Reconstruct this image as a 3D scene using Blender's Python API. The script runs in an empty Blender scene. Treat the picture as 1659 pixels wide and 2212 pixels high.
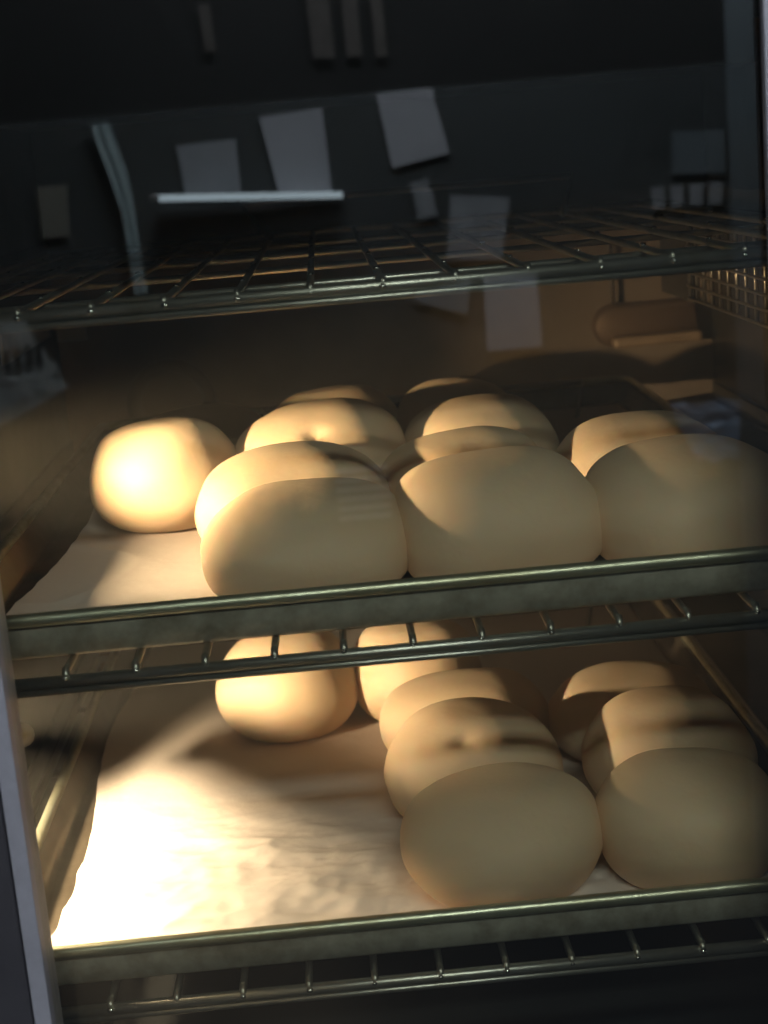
import bpy, bmesh, math, random
from mathutils import Vector, Matrix, noise
R = math.radians
random.seed(7)
sc = bpy.context.scene
COL = sc.collection

# ------------------------------------------------------------ camera
cam_d = bpy.data.cameras.new('camera')
cam = bpy.data.objects.new('camera', cam_d); COL.objects.link(cam)
right = Vector((0.99557951, -0.0421072, -0.08395491))
down = Vector((-0.09112239, -0.21639128, -0.97204502))
fwd = Vector((0.02276298, 0.97539828, -0.21927163))
cam.matrix_world = Matrix(((right.x, -down.x, -fwd.x, 0.16945),
                           (right.y, -down.y, -fwd.y, -0.87578),
                           (right.z, -down.z, -fwd.z, 0.27097),
                           (0, 0, 0, 1)))
cam_d.sensor_fit = 'VERTICAL'; cam_d.sensor_height = 24.0
cam_d.lens = 24.0 * 3411.88 / 2212
cam_d.clip_start = 0.02; cam_d.clip_end = 100
cam_d.dof.use_dof = True; cam_d.dof.focus_distance = 1.06; cam_d.dof.aperture_fstop = 5.2
sc.camera = cam

# ------------------------------------------------------------ world, exposure
w = bpy.data.worlds.new('World'); sc.world = w; w.use_nodes = True
w.node_tree.nodes['Background'].inputs[0].default_value = (0.75, 0.85, 1.0, 1)
w.node_tree.nodes['Background'].inputs[1].default_value = 0.03
sc.view_settings.view_transform = 'Standard'; sc.view_settings.look = 'None'
sc.view_settings.exposure = 0.0; sc.view_settings.gamma = 1.0
sc.cycles.max_bounces = 10; sc.cycles.diffuse_bounces = 5; sc.cycles.glossy_bounces = 4
sc.cycles.transparent_max_bounces = 12
sc.cycles.sample_clamp_indirect = 2.0
sc.cycles.use_denoising = True
sc.cycles.caustics_reflective = False

# ------------------------------------------------------------ materials
def mat(name, base, rough=0.5, metal=0.0, noise_amt=0.0, nscale=20.0, bump=0.0, bscale=200.0,
        base2=None, sss=0.0, stretch=None, coat=0.0, rvar=0.0):
    m = bpy.data.materials.new(name); m.use_nodes = True
    nt = m.node_tree; N = nt.nodes; L = nt.links
    b = N['Principled BSDF']
    b.inputs['Base Color'].default_value = (*base, 1); b.inputs['Roughness'].default_value = rough
    b.inputs['Metallic'].default_value = metal
    if coat: b.inputs['Coat Weight'].default_value = coat
    if sss:
        b.inputs['Subsurface Weight'].default_value = sss
        b.inputs['Subsurface Radius'].default_value = (1.0, 0.55, 0.3)
        b.inputs['Subsurface Scale'].default_value = 0.006
    tc = N.new('ShaderNodeTexCoord'); mp = N.new('ShaderNodeMapping')
    L.new(tc.outputs['Object'], mp.inputs[0])
    if stretch: mp.inputs['Scale'].default_value = stretch
    if noise_amt > 0:
        n = N.new('ShaderNodeTexNoise'); n.inputs['Scale'].default_value = nscale; n.inputs['Detail'].default_value = 8
        n.inputs['Roughness'].default_value = 0.62
        L.new(mp.outputs[0], n.inputs[0])
        rp = N.new('ShaderNodeMapRange'); rp.inputs[1].default_value = 0.35; rp.inputs[2].default_value = 0.68
        L.new(n.outputs[0], rp.inputs[0])
        mx = N.new('ShaderNodeMix'); mx.data_type = 'RGBA'
        b2 = base2 or tuple(c * 0.55 for c in base)
        mx.inputs[6].default_value = (*base, 1); mx.inputs[7].default_value = (*[a + (c - a) * noise_amt for a, c in zip(base, b2)], 1)
        L.new(rp.outputs[0], mx.inputs[0]); L.new(mx.outputs[2], b.inputs['Base Color'])
        if rvar:
            rr = N.new('ShaderNodeMapRange'); rr.inputs[3].default_value = rough - rvar; rr.inputs[4].default_value = rough + rvar
            L.new(n.outputs[0], rr.inputs[0]); L.new(rr.outputs[0], b.inputs['Roughness'])
    if bump:
        n2 = N.new('ShaderNodeTexNoise'); n2.inputs['Scale'].default_value = bscale; n2.inputs['Detail'].default_value = 6
        L.new(mp.outputs[0], n2.inputs[0])
        bp = N.new('ShaderNodeBump'); bp.inputs['Strength'].default_value = bump; bp.inputs['Distance'].default_value = 0.001
        L.new(n2.outputs[0], bp.inputs['Height']); L.new(bp.outputs[0], b.inputs['Normal'])
    return m

def emit(name, col, s):
    m = bpy.data.materials.new(name); m.use_nodes = True
    nt = m.node_tree; nt.nodes.clear()
    e = nt.nodes.new('ShaderNodeEmission'); o = nt.nodes.new('ShaderNodeOutputMaterial')
    e.inputs[0].default_value = (*col, 1); e.inputs[1].default_value = s
    nt.links.new(e.outputs[0], o.inputs[0]); return m

M = {}
M['dough'] = mat('dough', (0.80, 0.60, 0.41), 0.62, noise_amt=0.35, nscale=22, bump=0.30, bscale=190, base2=(0.70, 0.50, 0.33), sss=0.35)
M['parchment'] = mat('parchment', (0.80, 0.71, 0.66), 0.6, noise_amt=0.15, nscale=14, bump=0.35, bscale=160, base2=(0.70, 0.62, 0.56))
M['tray'] = mat('tray_steel', (0.58, 0.56, 0.48), 0.5, 0.45, noise_amt=0.7, nscale=38, bump=0.15, bscale=160, base2=(0.15, 0.12, 0.075), rvar=0.15)
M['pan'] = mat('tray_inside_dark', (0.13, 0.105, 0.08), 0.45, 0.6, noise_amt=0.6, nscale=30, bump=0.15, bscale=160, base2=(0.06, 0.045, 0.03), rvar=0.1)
M['rim'] = mat('tray_rim_steel', (0.58, 0.60, 0.48), 0.36, 0.85, noise_amt=0.6, nscale=55, bump=0.25, bscale=130, base2=(0.30, 0.25, 0.12), stretch=(0.35, 1, 1), rvar=0.12)
M['chrome'] = mat('rack_wire_steel', (0.48, 0.48, 0.45), 0.33, 0.9, noise_amt=0.5, nscale=40, bump=0.1, bscale=200, base2=(0.30, 0.27, 0.20), rvar=0.1)
M['weld'] = mat('weld_steel', (0.8, 0.8, 0.76), 0.15, 1.0)
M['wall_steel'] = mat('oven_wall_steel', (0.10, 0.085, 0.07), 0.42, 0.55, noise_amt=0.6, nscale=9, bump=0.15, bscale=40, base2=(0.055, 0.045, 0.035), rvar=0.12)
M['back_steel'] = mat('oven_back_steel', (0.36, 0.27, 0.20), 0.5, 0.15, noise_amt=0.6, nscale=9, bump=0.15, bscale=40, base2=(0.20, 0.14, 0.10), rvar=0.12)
M['enamel'] = mat('oven_floor_enamel', (0.030, 0.032, 0.034), 0.35, 0.0, noise_amt=0.6, nscale=12, bump=0.1, bscale=60)
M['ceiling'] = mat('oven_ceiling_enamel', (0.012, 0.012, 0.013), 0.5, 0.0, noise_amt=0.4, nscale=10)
M['panel'] = mat('side_panel_steel', (0.82, 0.72, 0.58), 0.5, 0.0, noise_amt=0.4, nscale=18)
M['lit_edge'] = mat('lit_edge_tone', (0.42, 0.29, 0.19), 0.5, 0.2, noise_amt=0.4, nscale=40)  # lighter tone painted in for the lit lower part of the mirrored roll
M['grid'] = mat('grid_wire', (0.62, 0.55, 0.47), 0.32, 0.9)
M['housing'] = mat('roll_reflection_brown', (0.22, 0.14, 0.09), 0.5, 0.3, noise_amt=0.6, nscale=30, base2=(0.20, 0.12, 0.07))  # brown of the mirrored roll's dark upper part
M['frame'] = mat('door_frame_aluminium', (0.62, 0.61, 0.70), 0.45, 0.15, noise_amt=0.35, nscale=60, bump=0.1, bscale=300)
M['frame_dark'] = mat('door_frame_dark', (0.09, 0.085, 0.10), 0.5, 0.0, noise_amt=0.4, nscale=30)
M['gasket'] = mat('black_gasket', (0.008, 0.008, 0.009), 0.8)
M['gasket'].node_tree.nodes['Principled BSDF'].inputs['Specular IOR Level'].default_value = 0.0
M['wall_dark'] = mat('room_wall_dark', (0.10, 0.115, 0.125), 0.6, noise_amt=0.5, nscale=3)
M['wall_black'] = mat('room_wall_black', (0.015, 0.015, 0.018), 0.6)
M['paper'] = mat('paper_white', (0.84, 0.86, 0.95), 0.7, noise_amt=0.2, nscale=20)
M['paper_dim'] = mat('paper_grey', (0.52, 0.55, 0.60), 0.7, noise_amt=0.4, nscale=25)
M['paper_yel'] = mat('paper_buff', (0.40, 0.39, 0.34), 0.7, noise_amt=0.3, nscale=20)
M['wrapper'] = mat('wrapper_pale', (0.88, 0.93, 0.92), 0.8, noise_amt=0.35, nscale=45)
M['slate'] = mat('slate_paint', (0.24, 0.29, 0.33), 0.6, noise_amt=0.4, nscale=6)
M['card'] = mat('card_brown', (0.13, 0.115, 0.11), 0.7, noise_amt=0.6, nscale=40)
M['ink'] = mat('printed_ink', (0.10, 0.11, 0.12), 0.7)
M['cloth_teal'] = mat('cloth_teal', (0.68, 0.86, 0.90), 0.9, noise_amt=0.3, nscale=22)
M['cloth_blue'] = mat('cloth_blue', (0.55, 0.72, 1.0), 0.9, noise_amt=0.7, nscale=30, stretch=(1, 1, 3))
M['lampmetal'] = mat('lamp_fixture', (0.6, 0.6, 0.6), 0.4, 0.5)
M['bulb'] = emit('bulb_glow', (1.0, 0.73, 0.44), 11000)
M['bulb_low'] = emit('bulb_low_glow', (1.0, 0.76, 0.50), 7400)
M['tube'] = emit('tube_glow', (0.72, 0.90, 1.0), 1.9)
M['ceil_tube'] = emit('ceiling_tube_glow', (0.88, 0.96, 1.0), 82)

# door glass: clear tinted pane with a mirror share and a grease film that also imitates lens glow
g = bpy.data.materials.new('door_glass'); g.use_nodes = True
nt = g.node_tree; N = nt.nodes; L = nt.links; N.clear()
out = N.new('ShaderNodeOutputMaterial')
tr = N.new('ShaderNodeBsdfTransparent'); tr.inputs[0].default_value = (0.90, 0.92, 0.82, 1)
gl = N.new('ShaderNodeBsdfGlossy'); gl.inputs['Roughness'].default_value = 0.0; gl.inputs[0].default_value = (1, 1, 1, 1)
lw = N.new('ShaderNodeFresnel'); lw.inputs[0].default_value = 1.5
ge = N.new('ShaderNodeNewGeometry'); ior = N.new('ShaderNodeMapRange')      # same reflectance from both sides of the thin pane
ior.inputs[3].default_value = 1.5; ior.inputs[4].default_value = 1 / 1.5
L.new(ge.outputs['Backfacing'], ior.inputs[0]); L.new(ior.outputs[0], lw.inputs[0])
ml = N.new('ShaderNodeMath'); ml.operation = 'MULTIPLY'; ml.inputs[1].default_value = 3.8
L.new(lw.outputs[0], ml.inputs[0])
df = N.new('ShaderNodeBsdfDiffuse'); df.inputs[0].default_value = (0.8, 0.85, 0.85, 1)
tc = N.new('ShaderNodeTexCoord'); nz = N.new('ShaderNodeTexNoise'); nz.inputs['Scale'].default_value = 5; nz.inputs['Detail'].default_value = 5
L.new(tc.outputs['Object'], nz.inputs[0])
mr = N.new('ShaderNodeMapRange'); mr.inputs[1].default_value = 0.3; mr.inputs[2].default_value = 0.75; mr.inputs[3].default_value = 0.005; mr.inputs[4].default_value = 0.026
L.new(nz.outputs[0], mr.inputs[0])
tl_ = N.new('ShaderNodeBsdfTranslucent'); tl_.inputs[0].default_value = (0.8, 0.85, 0.85, 1)
m0 = N.new('ShaderNodeMixShader'); m0.inputs[0].default_value = 0.7
L.new(df.outputs[0], m0.inputs[1]); L.new(tl_.outputs[0], m0.inputs[2])
m1 = N.new('ShaderNodeMixShader'); m2 = N.new('ShaderNodeMixShader')
L.new(mr.outputs[0], m1.inputs[0]); L.new(tr.outputs[0], m1.inputs[1]); L.new(m0.outputs[0], m1.inputs[2])
L.new(ml.outputs[0], m2.inputs[0]); L.new(m1.outputs[0], m2.inputs[1]); L.new(gl.outputs[0], m2.inputs[2])
L.new(m2.outputs[0], out.inputs[0]); M['glass'] = g

# ------------------------------------------------------------ helpers
def finish(o, label=None, cat=None, group=None, kind=None):
    if label: o['label'] = label
    if cat: o['category'] = cat
    if group: o['group'] = group
    if kind: o['kind'] = kind
    return o
def thing(name, label, cat, loc=(0, 0, 0), group=None):
    o = bpy.data.objects.new(name, None); COL.objects.link(o); o.location = loc
    o.empty_display_size = 0.02
    return finish(o, label, cat, group)
def link(name, bm, m, parent=None, smooth=False):
    me = bpy.data.meshes.new(name); bm.normal_update(); bm.to_mesh(me); bm.free()
    if isinstance(m, (list, tuple)):
        for x in m: me.materials.append(x)
    else: me.materials.append(m)
    if smooth:
        for p in me.polygons: p.use_smooth = True
    o = bpy.data.objects.new(name, me); COL.objects.link(o)
    if parent is not None:
        o.parent = parent; o.matrix_parent_inverse = Matrix.Translation(parent.location).inverted()
    return o
def box(bm, x0, x1, y0, y1, z0, z1, bevel=0.0, seg=2):
    r = bmesh.ops.create_cube(bm, size=1)
    vs = r['verts']
    for v in vs:
        v.co = Vector((x0 + (v.co.x + .5) * (x1 - x0), y0 + (v.co.y + .5) * (y1 - y0), z0 + (v.co.z + .5) * (z1 - z0)))
    if bevel:
        es = list({e for v in vs for e in v.link_edges})
        bmesh.ops.bevel(bm, geom=es, offset=bevel, segments=seg, affect='EDGES', profile=0.5)
def tube(bm, pts, r, n=10, caps=True):
    pts = [Vector(p) for p in pts]; rings = []
    for i, p in enumerate(pts):
        a = pts[max(i - 1, 0)]; b = pts[min(i + 1, len(pts) - 1)]
        t = (b - a).normalized(); u = t.orthogonal().normalized() if i == 0 else (u - t * u.dot(t)).normalized()
        v = t.cross(u)
        rings.append([bm.verts.new(p + r * (u * math.cos(2 * math.pi * k / n) + v * math.sin(2 * math.pi * k / n))) for k in range(n)])
    for A, B in zip(rings, rings[1:]):
        for k in range(n): bm.faces.new((A[k], A[(k + 1) % n], B[(k + 1) % n], B[k]))
    if caps: bm.faces.new(rings[0][::-1]); bm.faces.new(rings[-1])
def obj_box(name, m, parent, *a, bevel=0.0):
    bm = bmesh.new(); box(bm, *a, bevel=bevel); return link(name, bm, m, parent)
def obj_tube(name, m, parent, pts, r, n=10):
    bm = bmesh.new(); tube(bm, pts, r, n); return link(name, bm, m, parent, True)

# ------------------------------------------------------------ oven cavity
XL, XR, YB, ZB, ZT = -0.118, 0.575, 0.80, -0.335, 0.325
oven = thing('oven', 'dark steel oven cavity holding two trays of dough rolls behind a glass door', 'oven', (0.2, 0.4, ZB))
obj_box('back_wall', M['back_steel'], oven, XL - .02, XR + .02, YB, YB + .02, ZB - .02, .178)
obj_box('back_wall_shaded_top', M['ceiling'], oven, XL - .02, XR + .02, YB - .002, YB + .02, .1785, ZT + .02)  # same wall in darker enamel, painting in the shade above the top rack
obj_box('floor', M['enamel'], oven, XL, XR, -0.02, YB, ZB - .02, ZB)
obj_box('ceiling', M['ceiling'], oven, XL, XR, -0.02, YB, ZT, ZT + .02)
obj_box('right_wall', M['wall_steel'], oven, XR, XR + .02, -0.02, YB, ZB, ZT)
# left wall with two rectangular lamp openings: (y front, y rear, z low, z high)
UPL = dict(x=XL - .030, y=.120, z=.113, f=.003, r=.0365, dn=.0160, up=.0015, br=.0058)
LOL = dict(x=XL - .030, y=.140, z=-.075, f=.036, r=.052, dn=.056, up=.005, br=.0078)
def opening(l): return (l['y'] - l['f'], l['y'] + l['r'], l['z'] - l['dn'], l['z'] + l['up'])
bm = bmesh.new()
(a0, a1, az0, az1), (b0, b1, bz0, bz1) = opening(UPL), opening(LOL)
box(bm, XL - .004, XL, -0.02, YB, az1, ZT)
box(bm, XL - .004, XL, -0.02, a0, az0, az1); box(bm, XL - .004, XL, a1, YB, az0, az1)
box(bm, XL - .004, XL, -0.02, YB, bz1, az0)
box(bm, XL - .004, XL, -0.02, b0, bz0, bz1); box(bm, XL - .004, XL, b1, YB, bz0, bz1)
box(bm, XL - .004, XL, -0.02, YB, ZB, bz0)
link('left_wall', bm, M['wall_steel'], oven)

def make_lamp(l, label, bulb_mat):
    y0, y1, z0, z1 = opening(l)
    lamp = thing('oven_lamp', label, 'lamp', (XL - .06, l['y'], l['z']), 'oven lamps')
    bm = bmesh.new(); X0, X1 = XL - .07, XL - .0042
    y0 -= .012; y1 += .012; z0 -= .03; z1 += .03
    box(bm, X0 - .004, X0, y0, y1, z0, z1)
    for e in (y0, y1): box(bm, X0, X1, e - .002, e + .002, z0, z1)
    for e in (z0, z1): box(bm, X0, X1, y0, y1, e - .002, e + .002)
    link('housing', bm, M['lampmetal'], lamp)
    obj_tube('bulb', bulb_mat, lamp, [(l['x'], l['y'] - .0045, l['z']), (l['x'], l['y'] + .0045, l['z'])], l['br'], 14)
    obj_tube('socket', M['lampmetal'], lamp, [(l['x'] - .006, l['y'] - .012, l['z']), (l['x'] - .04, l['y'] - .012, l['z'])], .004, 12)
    return lamp
make_lamp(UPL, 'warm lamp behind a slot in the left oven wall above the upper tray', M['bulb'])
lo = make_lamp(LOL, 'warm lamp in the left oven wall above the front left of the lower tray', M['bulb_low'])
GX = XL + .035
obj_box('beam_stop', M['wall_steel'], lo, XL + .0005, XL + .0025, .095, .137, -.0890, -.067)  # unseen plate added to keep the lower lamp off the front rolls
obj_tube('shadow_wire', M['chrome'], lo, [(GX, .230, -.120), (GX, .2157, -.114), (GX, .1794, -.1055), (GX, .1526, -.0985), (GX, .1350, -.0930), (GX, .120, -.087), (XL, .05, -.078)], .0090, 14)  # unseen wire added to cast a shadow band on the lower paper

# ------------------------------------------------------------ fittings and a stand-in reflection on the walls
pan = thing('slotted_plate', 'pale slotted plate at the left end of the rear oven wall', 'plate', (-.12, YB - .008, .12))
obj_box('plate', M['panel'], pan, XL + .001, XL + .004, .50, .735, .122, .158)
obj_box('plate', M['panel'], pan, -.1165, -.0865, YB - .010, YB - .006, .110, .150)

loop = thing('wall_ring', 'dull round ring on the rear oven wall left of the rolls', 'wall ring', (-.01, YB - .01, .045))
for r_, t_ in ((.040, .0075),):
    obj_tube('ring', M['back_steel'], loop, [(-.006 + r_ * math.cos(a * math.pi / 24), YB - .006, .034 + r_ * math.sin(a * math.pi / 24)) for a in range(49)], t_, 10)  # one plain thick ring in the rear wall's steel

hs = thing('roll_reflection', 'rounded copper brown shape imitating a reflected roll, low on the rear oven wall at right', 'roll reflection', (.50, YB - .03, .07))  # solid shape stands in for a roll mirrored in the rear wall
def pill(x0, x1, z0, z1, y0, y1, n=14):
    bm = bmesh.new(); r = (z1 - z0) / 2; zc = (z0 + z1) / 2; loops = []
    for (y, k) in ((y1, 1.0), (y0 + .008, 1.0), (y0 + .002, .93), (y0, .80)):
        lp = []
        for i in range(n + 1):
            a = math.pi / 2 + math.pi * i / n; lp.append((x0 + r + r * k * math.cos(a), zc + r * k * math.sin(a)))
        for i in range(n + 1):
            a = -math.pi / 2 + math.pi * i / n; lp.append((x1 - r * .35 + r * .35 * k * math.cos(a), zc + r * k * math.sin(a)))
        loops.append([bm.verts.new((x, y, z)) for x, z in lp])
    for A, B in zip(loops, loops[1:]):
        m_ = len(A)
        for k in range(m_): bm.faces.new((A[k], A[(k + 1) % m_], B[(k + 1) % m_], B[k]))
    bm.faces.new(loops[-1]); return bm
link('reflection_body', pill(.446, .556, .052, .098, YB - .020, YB), M['housing'], hs, True)  # brown body of the stand-in roll reflection, no real housing
obj_box('lit_edge', M['lit_edge'], hs, .462, .556, YB - .040, YB - .0205, .054, .066, bevel=.004)  # paler piece imitates the lamplight on the mirrored roll's underside
obj_tube('rod', M['grid'], hs, [(.4685, YB - .012, .098), (.4685, YB - .012, .165)], .0022, 8)

# wire grid at right
gx = 0.480
grid = thing('side_grid', 'small mesh wire grid hanging along the right oven wall', 'wire grid', (gx, .3, .13))
bm = bmesh.new()
ys = [.06 + .0262 * i for i in range(17)]
zs = [.1300 + .0110 * i for i in range(7)]
for y in ys: tube(bm, [(gx, y, zs[0]), (gx, y, zs[-1])], .0016, 6)
for z in zs: tube(bm, [(gx - .002, ys[0], z), (gx - .002, ys[-1], z)], .0013, 6)
finish(link('mesh', bm, M['grid'], grid, True), kind='stuff')
obj_box('edge_bar', M['wall_steel'], grid, gx + .001, gx + .006, .47, .60, .126, .19)
# shelf rails carrying racks
def rails(z, label_l, label_r):
    for x, s, lab in ((XL + .001, 1, label_l), (XR - .001, -1, label_r)):
        t = thing('shelf_rail', lab, 'rail', (x, .4, z - .02))
        bm = bmesh.new()
        wdt = .004 if s > 0 else .075
        box(bm, min(x, x + s * wdt), max(x, x + s * wdt), .0, YB - .01, z - .017, z - .014)
        link('ledge', bm, M['wall_steel'], t)
        bm = bmesh.new(); box(bm, min(x, x + s * .003), max(x, x + s * .003), .0, YB - .01, z - .0139, z + .006)
        link('flange', bm, M['wall_steel'], t)

# ------------------------------------------------------------ haze volume added in the cavity to imitate lens glow
hz = bpy.data.materials.new('glow_haze'); hz.use_nodes = True
hn = hz.node_tree; hn.nodes.clear()
vo = hn.nodes.new('ShaderNodeVolumePrincipled'); ho = hn.nodes.new('ShaderNodeOutputMaterial')
vo.inputs['Color'].default_value = (0.95, 0.92, 0.88, 1); vo.inputs['Density'].default_value = 0.13; vo.inputs['Anisotropy'].default_value = 0.2
hn.links.new(vo.outputs[0], ho.inputs['Volume'])
finish(obj_box('glow_haze', hz, None, XL + .0004, XR - .0004, -.0325, YB - .0004, ZB + .0004, ZT - .0004), kind='stuff')

# ------------------------------------------------------------ wire racks
RX0, RX1 = -0.102, 0.492
KS = list(range(-2, 13))
def make_rack(z, label, drop=.0085, bar_r=.0036):
    """z = top of the depth rods"""
    t = thing('wire_rack', label, 'oven rack', (.2, .35, z), 'wire oven racks')
    rr = .0023
    fb = [(RX0, -.004, z - drop), (RX1, -.004, z - drop)]
    obj_tube('front_bar', M['chrome'], t, fb, bar_r, 14)
    obj_tube('front_bar', M['chrome'], t, [(RX0, -.0035, z - drop - .0058), (RX1, -.0035, z - drop - .0058)], .0022, 12)
    obj_box('front_strip', M['tray'], t, RX0, RX1, -.0022, -.0012, z - drop - .0058, z - drop)
    zr = z - rr
    obj_tube('rear_bar', M['chrome'], t, [(.120, .62, zr), (.092, .715, z + .03), (.420, .715, z + .03), (.395, .62, zr)], .003, 10)
    obj_tube('rear_bar', M['chrome'], t, [(RX0, .702, zr), (RX1, .702, zr)], .003, 10)
    for x in (RX0, RX1): obj_tube('side_bar', M['chrome'], t, [(x, -.004, z - drop), (x, .03, zr), (x, .70, zr)], .003, 10)
    me = None
    for k in KS:
        bm = bmesh.new()
        tube(bm, [(0, -.0045, z - drop + .001), (0, -.0050, z - drop * .5), (0, -.003, z - .0008), (0, .004, zr), (0, .2, zr), (0, .45, zr), (0, .715, zr)], rr, 8)
        if me is None:
            o = link('rod', bm, M['chrome'], t, True); me = o.data
        else:
            bm.free(); o = bpy.data.objects.new('rod', me); COL.objects.link(o); o.parent = t
            o.matrix_parent_inverse = Matrix.Translation(t.location).inverted()
        o.location.x = .04 * k
    for y in (.075, .235, .395, .555):
        obj_tube('cross_bar', M['chrome'], t, [(RX0, y, z - .0062), (RX1, y, z - .0062)], .0024, 10)
    bm = bmesh.new()
    for k in KS:
        for y in (-.0055, .075, .235, .395, .555):
            c = Vector((.04 * k + random.uniform(-.0004, .0004), y + random.uniform(-.001, .001), z - (.0045 if y < 0 else .0002)))
            s = random.uniform(.0013, .0021) * (1.3 if y < 0 else 1)
            bmesh.ops.create_icosphere(bm, subdivisions=2, radius=s, matrix=Matrix.Translation(c) @ Matrix.Diagonal((1.1, 1.2, .8, 1)))
    finish(link('weld', bm, M['weld'], t, True), kind='stuff')
    return t
make_rack(.2062, 'empty wire oven rack above both trays of rolls', .0045)
make_rack(.0005, 'wire oven rack under the upper tray of rolls', .0075)
make_rack(-.2100, 'wire oven rack under the lower tray at the bottom', .0055)
rails(.2062, 'dark left rail holding the empty top rack', 'dark right rail holding the empty top rack')
rails(.0005, 'dark left rail holding the rack of the upper tray', 'dark right rail holding the rack of the upper tray')
rails(-.2100, 'dark left rail holding the rack of the lower tray', 'dark right rail holding the rack of the lower tray')

# ------------------------------------------------------------ trays
TX0, TX1, TY0, TY1 = -0.0744, 0.470, 0.010, 0.735
def rrect(x0, x1, y0, y1, r, n=6):
    pts = []
    for cx, cy, a0 in ((x1 - r, y0 + r, -90), (x1 - r, y1 - r, 0), (x0 + r, y1 - r, 90), (x0 + r, y0 + r, 180)):
        for i in range(n + 1):
            a = R(a0 + 90 * i / n); pts.append((cx + r * math.cos(a), cy + r * math.sin(a)))
    return pts
def loft(bm, loops, closed_last=True):
    prev = None; first = None
    for lp in loops:
        vs = [bm.verts.new(p) for p in lp]
        if prev:
            m_ = len(vs)
            for k in range(m_): bm.faces.new((prev[k], prev[(k + 1) % m_], vs[(k + 1) % m_], vs[k]))
        prev = vs
    return prev
def make_tray(z, label):
    """z = rack top on which the tray stands"""
    t = thing('baking_tray', label, 'baking tray', (.2, .37, z + .0004), 'baking trays')
    h = .0265
    def ring(inset, zz, r): return [(x, y, z + zz) for x, y in rrect(TX0 + inset, TX1 - inset, TY0 + inset, TY1 - inset, r)]
    bm = bmesh.new()
    last = loft(bm, [ring(.004, h - .003, .022), ring(.0065, h - .008, .021), ring(.013, .006, .017), ring(.0165, .0045, .015)])
    bm.faces.new(last)
    link('pan', bm, M['pan'], t, True).data
    bm = bmesh.new()
    last = loft(bm, [ring(.003, h - .004, .022), ring(.0035, h - .012, .021), ring(.0050, .003, .019), ring(.008, .0006, .018)])
    bm.faces.new(last)
    link('apron', bm, M['tray'], t, True)
    # rolled rim
    bm = bmesh.new(); rr = .0042; nn = 12; loops = []
    for k in range(nn + 1):
        a = 2 * math.pi * k / nn
        loops.append(ring(.002 + rr * (math.cos(a)), h - .001 + rr * math.sin(a), max(.006, .022 - rr * math.cos(a))))
    loft(bm, loops); bmesh.ops.remove_doubles(bm, verts=bm.verts, dist=1e-6)
    link('rim', bm, M['rim'], t, True)
    return t
UZ, LZT = .0010, -.2095
make_tray(UZ, 'upper steel baking tray with rolled rim, crowded with rolls')
make_tray(LZT, 'lower steel baking tray with bright lamp patch on its paper')

# ------------------------------------------------------------ parchment sheets
def lerp_list(pts, t):
    if t <= pts[0][1]: return pts[0][0]
    for (a, ta), (b, tb) in zip(pts, pts[1:]):
        if t <= tb: return a + (b - a) * (t - ta) / (tb - ta)
    return pts[-1][0]
def make_parchment(z, edge, seed, label, curl, rough):
    bm = bmesh.new(); nx, ny = 240, 330; y0, y1, x1 = .0165, .700, .452
    V = []
    for j in range(ny + 1):
        row = []
        y = y0 + (y1 - y0) * j / ny
        for i in range(nx + 1):
            s = (i / nx) ** 1.25
            x0 = lerp_list(edge, y) + .0012 * noise.noise(Vector((seed, y * 40, 0)))
            x = x0 + (x1 - x0) * s
            p = Vector((x * 9 + seed, y * 9, seed))
            n = noise.fractal(p, 1.0, 2.0, 4) * .0012
            near = max(0, min(1, (.30 - y) / .16))
            v1 = noise.voronoi(Vector((x * 24 + .25 * noise.noise(Vector((x * 30, y * 30, 1))), y * 40 + x * 9, seed)))[0]
            v2 = noise.voronoi(Vector((x * 62 - y * 20, y * 84, seed + 5)))[0]
            crin = .0042 * (v1[0] ** 1.0) + .0011 * v2[0] + .0012 * (v1[1] - v1[0])
            zz = z + .0006 + n + 1.7 * rough * near * crin * max(0, min(1, (y - .022) / .045))
            zz += (1 - rough) * .0016 * max(0, 1 - abs(noise.noise(Vector((x * 11 + seed, y * 7, 2.2)))) * 5) ** 1.5
            f = max(0, (.055 - y) / (.055 - y0)); zz += f ** 2 * .019          # rides up the front wall
            l = max(0, 1 - (x - x0) / .022); zz += l ** 1.6 * curl * (0.6 + .4 * math.sin(y * 14 + seed))
            row.append(bm.verts.new((x, y - f * .002, zz)))
        V.append(row)
    for j in range(ny):
        for i in range(nx): bm.faces.new((V[j][i], V[j][i + 1], V[j + 1][i + 1], V[j + 1][i]))
    o = link('parchment_sheet', bm, M['parchment'], None, True)
    sm = o.modifiers.new('thickness', 'SOLIDIFY'); sm.thickness = .0003; sm.offset = 1
    return finish(o, label, 'baking paper', 'parchment sheets')
make_parchment(UZ + .0045, [(-.050, .0), (-.047, .076), (-.044, .129), (-.042, .188), (-.038, .267), (-.035, .342), (-.036, .40), (-.045, .6), (-.048, .7)], 1.3,
               'white parchment sheet lining the upper tray with curled left edge', .008, .15)
make_parchment(LZT + .0045, [(-.047, .0), (-.047, .053), (-.043, .068), (-.039, .134), (-.041, .226), (-.052, .337), (-.058, .423), (-.056, .493), (-.046, .581), (-.044, .7)], 4.7,
               'crinkled white parchment sheet on the lower tray under a glaring lamp patch', .004, 1.0)

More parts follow.
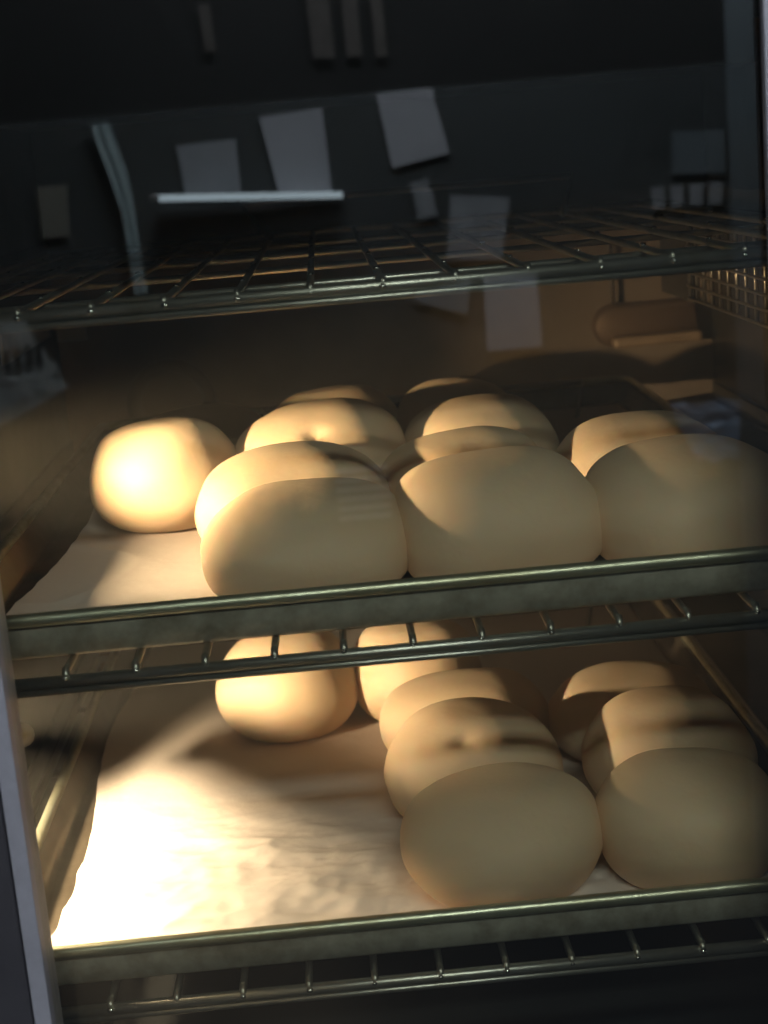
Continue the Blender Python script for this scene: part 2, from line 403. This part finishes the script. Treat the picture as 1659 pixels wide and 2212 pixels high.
# ------------------------------------------------------------ dough rolls
def make_roll(c, zf, label, group, seed, dimples=(), rot=0.0, wrinkle=0.0, full=False, plan=2.0):
    cx, cy, rx, ry, h = c
    n, m_ = 72, 44; bm = bmesh.new(); rings = []
    ph = seed * 1.37
    for i in range(m_ + 1):
        v = -math.pi / 2 + math.pi * i / m_
        if i in (0, m_): rings.append(None); continue
        row = []
        for j in range(n):
            a = 2 * math.pi * j / n
            sz = math.sin(v); rho = abs(math.cos(v)) ** (.74 if sz > 0 else .62); zc = .40 * h
            z = zc + (h - zc) * sz if sz >= 0 else max(0, zc + zc * sz * 1.2)
            if full and sz < 0: rho = abs(math.cos(v)) ** .32
            if plan > 2: rho *= (abs(math.cos(a + rot)) ** plan + abs(math.sin(a + rot)) ** plan) ** (-1 / plan)
            d = Vector((math.cos(a) * math.cos(v), math.sin(a) * math.cos(v), sz))
            k = 1 + .060 * noise.noise(d * 1.15 + Vector((ph, 0, 0))) + .007 * noise.noise(d * 3.1 + Vector((0, ph, 0)))
            if wrinkle: k += wrinkle * .006 * noise.ridged_multi_fractal(d * 7 + Vector((ph, 1, 2)), 1, 2, 4, 1, 2) * max(0, -d.y)
            for (da, dv, dr, dd) in dimples:
                dn = Vector((math.cos(R(da)) * math.cos(R(dv)), math.sin(R(da)) * math.cos(R(dv)), math.sin(R(dv))))
                q = (d - dn).length / dr
                k -= dd * math.exp(-q * q)
            zk = z * (1 + (k - 1) * (1 if sz > 0 else .2))
            row.append(bm.verts.new((rx * rho * math.cos(a) * k, ry * rho * math.sin(a) * k, zk)))
        rings.append(row)
    def tip(zz): return bm.verts.new((0, 0, zz))
    b = tip(0)
    ringtop = rings[m_ - 1]; zt = sum(v.co.z for v in ringtop) / n + .0002
    t = tip(zt)
    for j in range(n):
        bm.faces.new((b, rings[1][(j + 1) % n], rings[1][j])); bm.faces.new((t, ringtop[j], ringtop[(j + 1) % n]))
    for i in range(1, m_ - 1):
        A, B = rings[i], rings[i + 1]
        for j in range(n): bm.faces.new((A[j], A[(j + 1) % n], B[(j + 1) % n], B[j]))
    o = link('dough_roll', bm, M['dough'], None, True)
    o.location = (cx, cy, zf + .0005)
    return finish(o, label, 'dough roll', group)

UF, LF = .0075 - .0005, -.2030 - .0005
GU, GL = 'rolls on the upper tray', 'rolls on the lower tray'
upper = [
 ((0.1415, 0.1150, 0.0670, 0.0700, 0.0640), 'front left roll of the upper tray, with a wrinkled shaded face', (), 1.0),
 ((0.2640, 0.1150, 0.0675, 0.0710, 0.0735), 'front middle roll of the upper tray, touching rolls on both sides', (), .5),
 ((0.3870, 0.1070, 0.0680, 0.0710, 0.0705), 'front right roll of the upper tray, nearest the right wall', (), .3),
 ((0.1310, 0.2330, 0.0705, 0.0691, 0.0665), 'brightest lamp lit roll, directly behind the front left upper roll', (), .2),
 ((0.2592, 0.2572, 0.0626, 0.0623, 0.0641), 'second row middle roll of the upper tray, a low shaded crescent', (), .3),
 ((0.3836, 0.2474, 0.0628, 0.0624, 0.0649), 'roll behind the front right roll of the upper tray', (), 0),
 ((0.0319, 0.3353, 0.0589, 0.0589, 0.0821), 'separate round roll at the far left of the upper tray, crossed by a shadow', (), 0),
 ((0.1527, 0.3591, 0.0679, 0.0679, 0.0792), 'lamp lit upper roll with a deep navel dimple in its face', ((-93, 44, .11, .10),), 0),
 ((0.1668, 0.5006, 0.0594, 0.0543, 0.0706), 'rear roll of the upper tray behind the dimpled roll', (), 0),
 ((0.0443, 0.5463, 0.0634, 0.0631, 0.0563), 'low rear roll half hidden behind the separate far left roll', (), 0),
 ((0.2787, 0.3687, 0.0616, 0.0615, 0.0695), 'third row middle roll of the upper tray, stepped below the rearmost', (), 0),
 ((0.2708, 0.4800, 0.0539, 0.0538, 0.0700), 'rearmost and highest looking middle roll of the upper tray', (), 0),
]
lower = [
 ((0.2498, 0.0895, 0.0666, 0.0656, 0.0761), 'large front roll in the middle of the lower tray', (), .4),
 ((0.3725, 0.0825, 0.0606, 0.0601, 0.0794), 'front right roll of the lower tray in the dark corner', (), .2),
 ((0.2430, 0.2117, 0.0663, 0.0661, 0.0756), 'lower tray roll with a small dimple on its top behind the large front roll', ((-100, 58, .11, .05),), .2),
 ((0.2487, 0.3225, 0.0681, 0.0675, 0.0658), 'third roll back in the middle column of the lower tray', (), 0),
 ((0.3863, 0.2028, 0.0615, 0.0610, 0.0759), 'dim roll behind the front right roll of the lower tray', (), 0),
 ((0.3805, 0.3014, 0.0682, 0.0675, 0.0635), 'dim rear right roll of the lower tray with a lit top edge', (), 0),
 ((0.1039, 0.4260, 0.0614, 0.0616, 0.0847), 'rear left roll of the lower tray standing on bare parchment', (), 0),
 ((0.2164, 0.4318, 0.0563, 0.0565, 0.0848), 'rear roll of the lower tray joined to the rear left roll', (), 0),
]
for i, (c, lab, dm, wr) in enumerate(upper): make_roll(c, UF, lab, GU, i + 1, dm, wrinkle=wr, full=i < 3, plan=2.0 if i in (6, 8, 9) else 2.7, rot=random.uniform(-.12, .12))
for i, (c, lab, dm, wr) in enumerate(lower): make_roll(c, LF, lab, GL, i + 21, dm, wrinkle=wr, plan=2.0 if i in (6, 7) else 2.25, rot=random.uniform(-.15, .15))

speck_roll = [o for o in bpy.data.objects if o.get('label', '').startswith('front right roll of the lower')][0]
for (x, y, z) in ((.386, .050, -.151), (.3865, .046, -.158)):
    bm = bmesh.new(); bmesh.ops.create_icosphere(bm, subdivisions=2, radius=.0011, matrix=Matrix.Translation((x, y, z)))
    link('bright_speck', bm, M['weld'], speck_roll, True)  # tiny shiny specks on the roll's face
# ------------------------------------------------------------ door
door = thing('door', 'closed oven door with a large reflecting glass pane and pale metal side frames', 'oven door', (.19, -.05, ZB))
DZ0, DZ1 = -.40, .50
def leaned_strip(name, m, x0, x1, y0, y1, lean=0.0, bevel=.0008):
    return obj_box(name, m, door, x0, x1, y0, y1, DZ0, DZ1, bevel=bevel)
leaned_strip('left_stile', M['frame'], -.0330, -.0235, -.060, -.030)
leaned_strip('left_outer_frame', M['frame_dark'], -.16, -.0335, -.064, -.030)
leaned_strip('right_stile', M['frame'], .3990, .4140, -.060, -.0525)
leaned_strip('right_outer_frame', M['frame_dark'], .4145, .62, -.064, -.0525)
obj_box('top_band', M['gasket'], door, -.0230, .3985, -.042, -.034, .302, DZ1)
obj_box('bottom_band', M['gasket'], door, -.0230, .3985, -.042, -.034, DZ0, -.300)
bm = bmesh.new()
vs = [bm.verts.new(p) for p in ((-.0232, -.050, DZ0), (.3988, -.050, DZ0), (.3988, -.050, DZ1), (-.0232, -.050, DZ1))]
bm.faces.new(vs); link('glass_pane', bm, M['glass'], door)

# ------------------------------------------------------------ the kitchen the glass reflects
WY = -2.2
o = obj_box('wall', M['wall_dark'], None, -3, 3.2, WY - .02, WY, -1.2, .385); finish(o, kind='structure')
o = obj_box('wall_upper', M['wall_black'], None, -3, 3.2, WY - .03, WY - .004, .3852, 2.2); finish(o, kind='structure')
def sheet(name, m, quad, label, cat, d=.002, group=None):
    """quad: (x, z) corners on the kitchen wall, seen mirrored in the door glass"""
    bm = bmesh.new(); y = WY + .004
    A = [bm.verts.new((x, y, z)) for x, z in quad]; B = [bm.verts.new((x, y + d, z)) for x, z in quad]
    bm.faces.new(A); bm.faces.new(B[::-1])
    for k in range(4): bm.faces.new((A[k], B[k], B[(k + 1) % 4], A[(k + 1) % 4]))
    bmesh.ops.recalc_face_normals(bm, faces=bm.faces)
    return finish(link(name, bm, m), label, cat, group)
GP = 'papers pinned to the kitchen wall'
sheet('paper_sheet', M['paper'], [(.074, .357), (.189, .366), (.194, .205), (.098, .213)], 'large pale lavender paper above the right end of the reflected tube', 'paper', group=GP)
sheet('paper_sheet', M['paper_dim'], [(-.082, .320), (.028, .324), (.027, .219), (-.074, .228)], 'grey paper above the left end of the reflected tube', 'paper', group=GP)
sheet('paper_sheet', M['paper'], [(.289, .382), (.391, .384), (.415, .266), (.309, .248)], 'highest tilted bluish paper reflected near the top centre', 'paper', group=GP)
sheet('paper_sheet', M['paper_dim'], [(.339, .218), (.373, .224), (.385, .155), (.349, .150)], 'narrow grey note hanging below the highest tilted paper', 'paper', group=GP)
sheet('paper_sheet', M['paper_dim'], [(.411, .189), (.521, .177), (.500, .064), (.396, .073)], 'grey paper reflected across the top rack at centre right', 'paper', group=GP)
sheet('paper_sheet', M['paper'], [(.461, .037), (.562, .033), (.565, -.105), (.460, -.105)], 'pale paper reflected just below the top rack', 'paper', group=GP)
sheet('paper_sheet', M['paper_yel'], [(-.343, .268), (-.288, .267), (-.295, .176), (-.345, .176)], 'small buff note reflected at the far left above the rack', 'paper', group=GP)
sheet('paper_sheet', M['paper_dim'], [(.329, .014), (.440, .035), (.426, -.033), (.330, .001)], 'slanted grey paper corner reflected left of the pale paper', 'paper', group=GP)
sheet('wall_board', M['slate'], [(.828, .269), (.925, .265), (.924, .185), (.825, .194)], 'dim square board reflected at the upper right', 'board')
for i in range(4):
    x = .785 + .036 * i
    sheet('wall_tag', M['paper_dim'], [(x, .172), (x + .024, .172), (x + .024, .132), (x, .132)],
          ['leftmost', 'second from left', 'third from left', 'rightmost'][i] + ' of four small tags in a row under the dim board', 'tag', group='row of small tags')
for (x, w_, z0, z1, lab) in ((-.015, .020, .48, .562, 'narrow dim card highest at the left of the dark upper wall'), (.178, .040, .452, .60, 'left of three dim cards near the top centre'),
                         (.240, .028, .450, .60, 'middle of three dim cards near the top centre'), (.292, .022, .447, .60, 'right of three dim cards near the top centre')):
    sheet('wall_card', M['card'], [(x, z1), (x + w_, z1), (x + w_ + .003, z0), (x + .003, z0)], lab, 'card', group='dim cards on the upper kitchen wall')
# crumpled printed sack at left
pk = thing('printed_packet', 'crumpled pale packet with dark printed bars reflected at the left edge', 'packet', (-.43, WY + .01, -.1))
bm = bmesh.new(); n_ = 26; V = []
for j in range(n_ + 1):
    row = []
    for i in range(n_ + 1):
        s, t_ = i / n_, j / n_
        a = Vector((-.560, .030)) * (1 - s) * (1 - t_) + Vector((-.392, .034)) * s * (1 - t_) + Vector((-.325, -.099)) * s * t_ + Vector((-.530, -.190)) * (1 - s) * t_
        w_ = noise.noise(Vector((s * 5, t_ * 5, 2))) * .006
        row.append(bm.verts.new((a.x + w_, WY + .040 + .002 * noise.noise(Vector((s * 7, t_ * 7, 9))), a.y + w_)))
    V.append(row)
for j in range(n_):
    for i in range(n_): bm.faces.new((V[j][i], V[j + 1][i], V[j + 1][i + 1], V[j][i + 1]))
po = link('wrapper', bm, M['wrapper'], pk); po.modifiers.new('t', 'SOLIDIFY').thickness = .003
for i in range(5):
    bm = bmesh.new(); x = -.455 + i * .020
    box(bm, x, x + .010, WY + .044, WY + .046, -.060 + i * .003, -.025 + i * .004)
    link('printed_bar', bm, M['ink'], pk)
# hanging towel
tw = thing('hanging_towel', 'pale teal towel strip hanging and bent, reflected at the upper left', 'towel', (-.19, WY + .02, .05))
bm = bmesh.new(); prof = [(-.229, -.197, .371), (-.222, -.188, .33), (-.208, -.176, .28), (-.197, -.170, .224), (-.193, -.170, .217), (-.190, -.168, .15), (-.187, -.165, .06)]
NX = 10; V = []
for a, b_, z in prof:
    V.append([bm.verts.new((a + (b_ - a) * i / NX, WY + .016 + .0012 * math.sin(i * 1.1 + z * 4), z)) for i in range(NX + 1)])
for A, B in zip(V, V[1:]):
    for i in range(NX): bm.faces.new((A[i], A[i + 1], B[i + 1], B[i]))
tt = link('cloth', bm, M['cloth_teal'], tw); tt.modifiers.new('t', 'SOLIDIFY').thickness = .004
# blue cloth at right
bm = bmesh.new(); V = []
for j in range(15):
    t_ = j / 14; z = -.238 - .115 * t_
    V.append([bm.verts.new((.800 + .05 * t_ + (.135 - .055 * t_) * i / 14, WY + .012 + .004 * noise.noise(Vector((i * .25, z * 60, 4))), z + .004 * math.sin(i * .8))) for i in range(15)])
for A, B in zip(V, V[1:]):
    for i in range(14): bm.faces.new((A[i], A[i + 1], B[i + 1], B[i]))
bc = link('cleaning_cloth', bm, M['cloth_blue'], None); bc.modifiers.new('t', 'SOLIDIFY').thickness = .003
finish(bc, 'crumpled blue cloth reflected at the right beside the rolls', 'cloth')
# louvred vent reflected over the front left roll
vt = thing('louvre_vent', 'small white louvred vent reflected over the front left roll', 'vent', (.2, WY + .01, -.41))
obj_box('backing', M['wall_dark'], vt, .150, .256, WY + .002, WY + .004, -.412, -.302)
for i in range(6):
    z = -.405 + i * .0185
    obj_box('slat', M['paper'], vt, .152, .254, WY + .006, WY + .012, z, z + .007)
# lit tube fixture on wall
tl = thing('tube_light', 'slim lit bluish tube light reflected as a bright line above the top rack', 'tube light', (.04, WY + .03, .22))
obj_tube('tube', M['tube'], tl, [(-.118, WY + .05, .2305), (.212, WY + .05, .2085)], .006, 14)
obj_tube('end_cap', M['lampmetal'], tl, [(-.136, WY + .05, .2317), (-.119, WY + .05, .2306)], .0070, 12)
obj_box('base', M['wall_black'], tl, -.13, .215, WY + .004, WY + .03, .196, .204)
# door post of the kitchen reflected at the right edge
o = obj_box('door_post', M['slate'], None, .935, 1.25, WY - .001, WY + .012, -1.2, .9); finish(o, 'tall grey door post of the kitchen reflected along the right edge', 'door post')

# ceiling fixture that lights the kitchen
cl = thing('ceiling_light', 'long white twin tube ceiling light over the kitchen, outside the picture', 'ceiling light', (.40, -1.80, 1.36))
obj_box('reflector', M['lampmetal'], cl, -.15, .95, -1.90, -1.70, 1.345, 1.37)
for y in (-1.84, -1.76): obj_tube('tube', M['ceil_tube'], cl, [(-.13, y, 1.32), (.93, y, 1.32)], .016, 12)
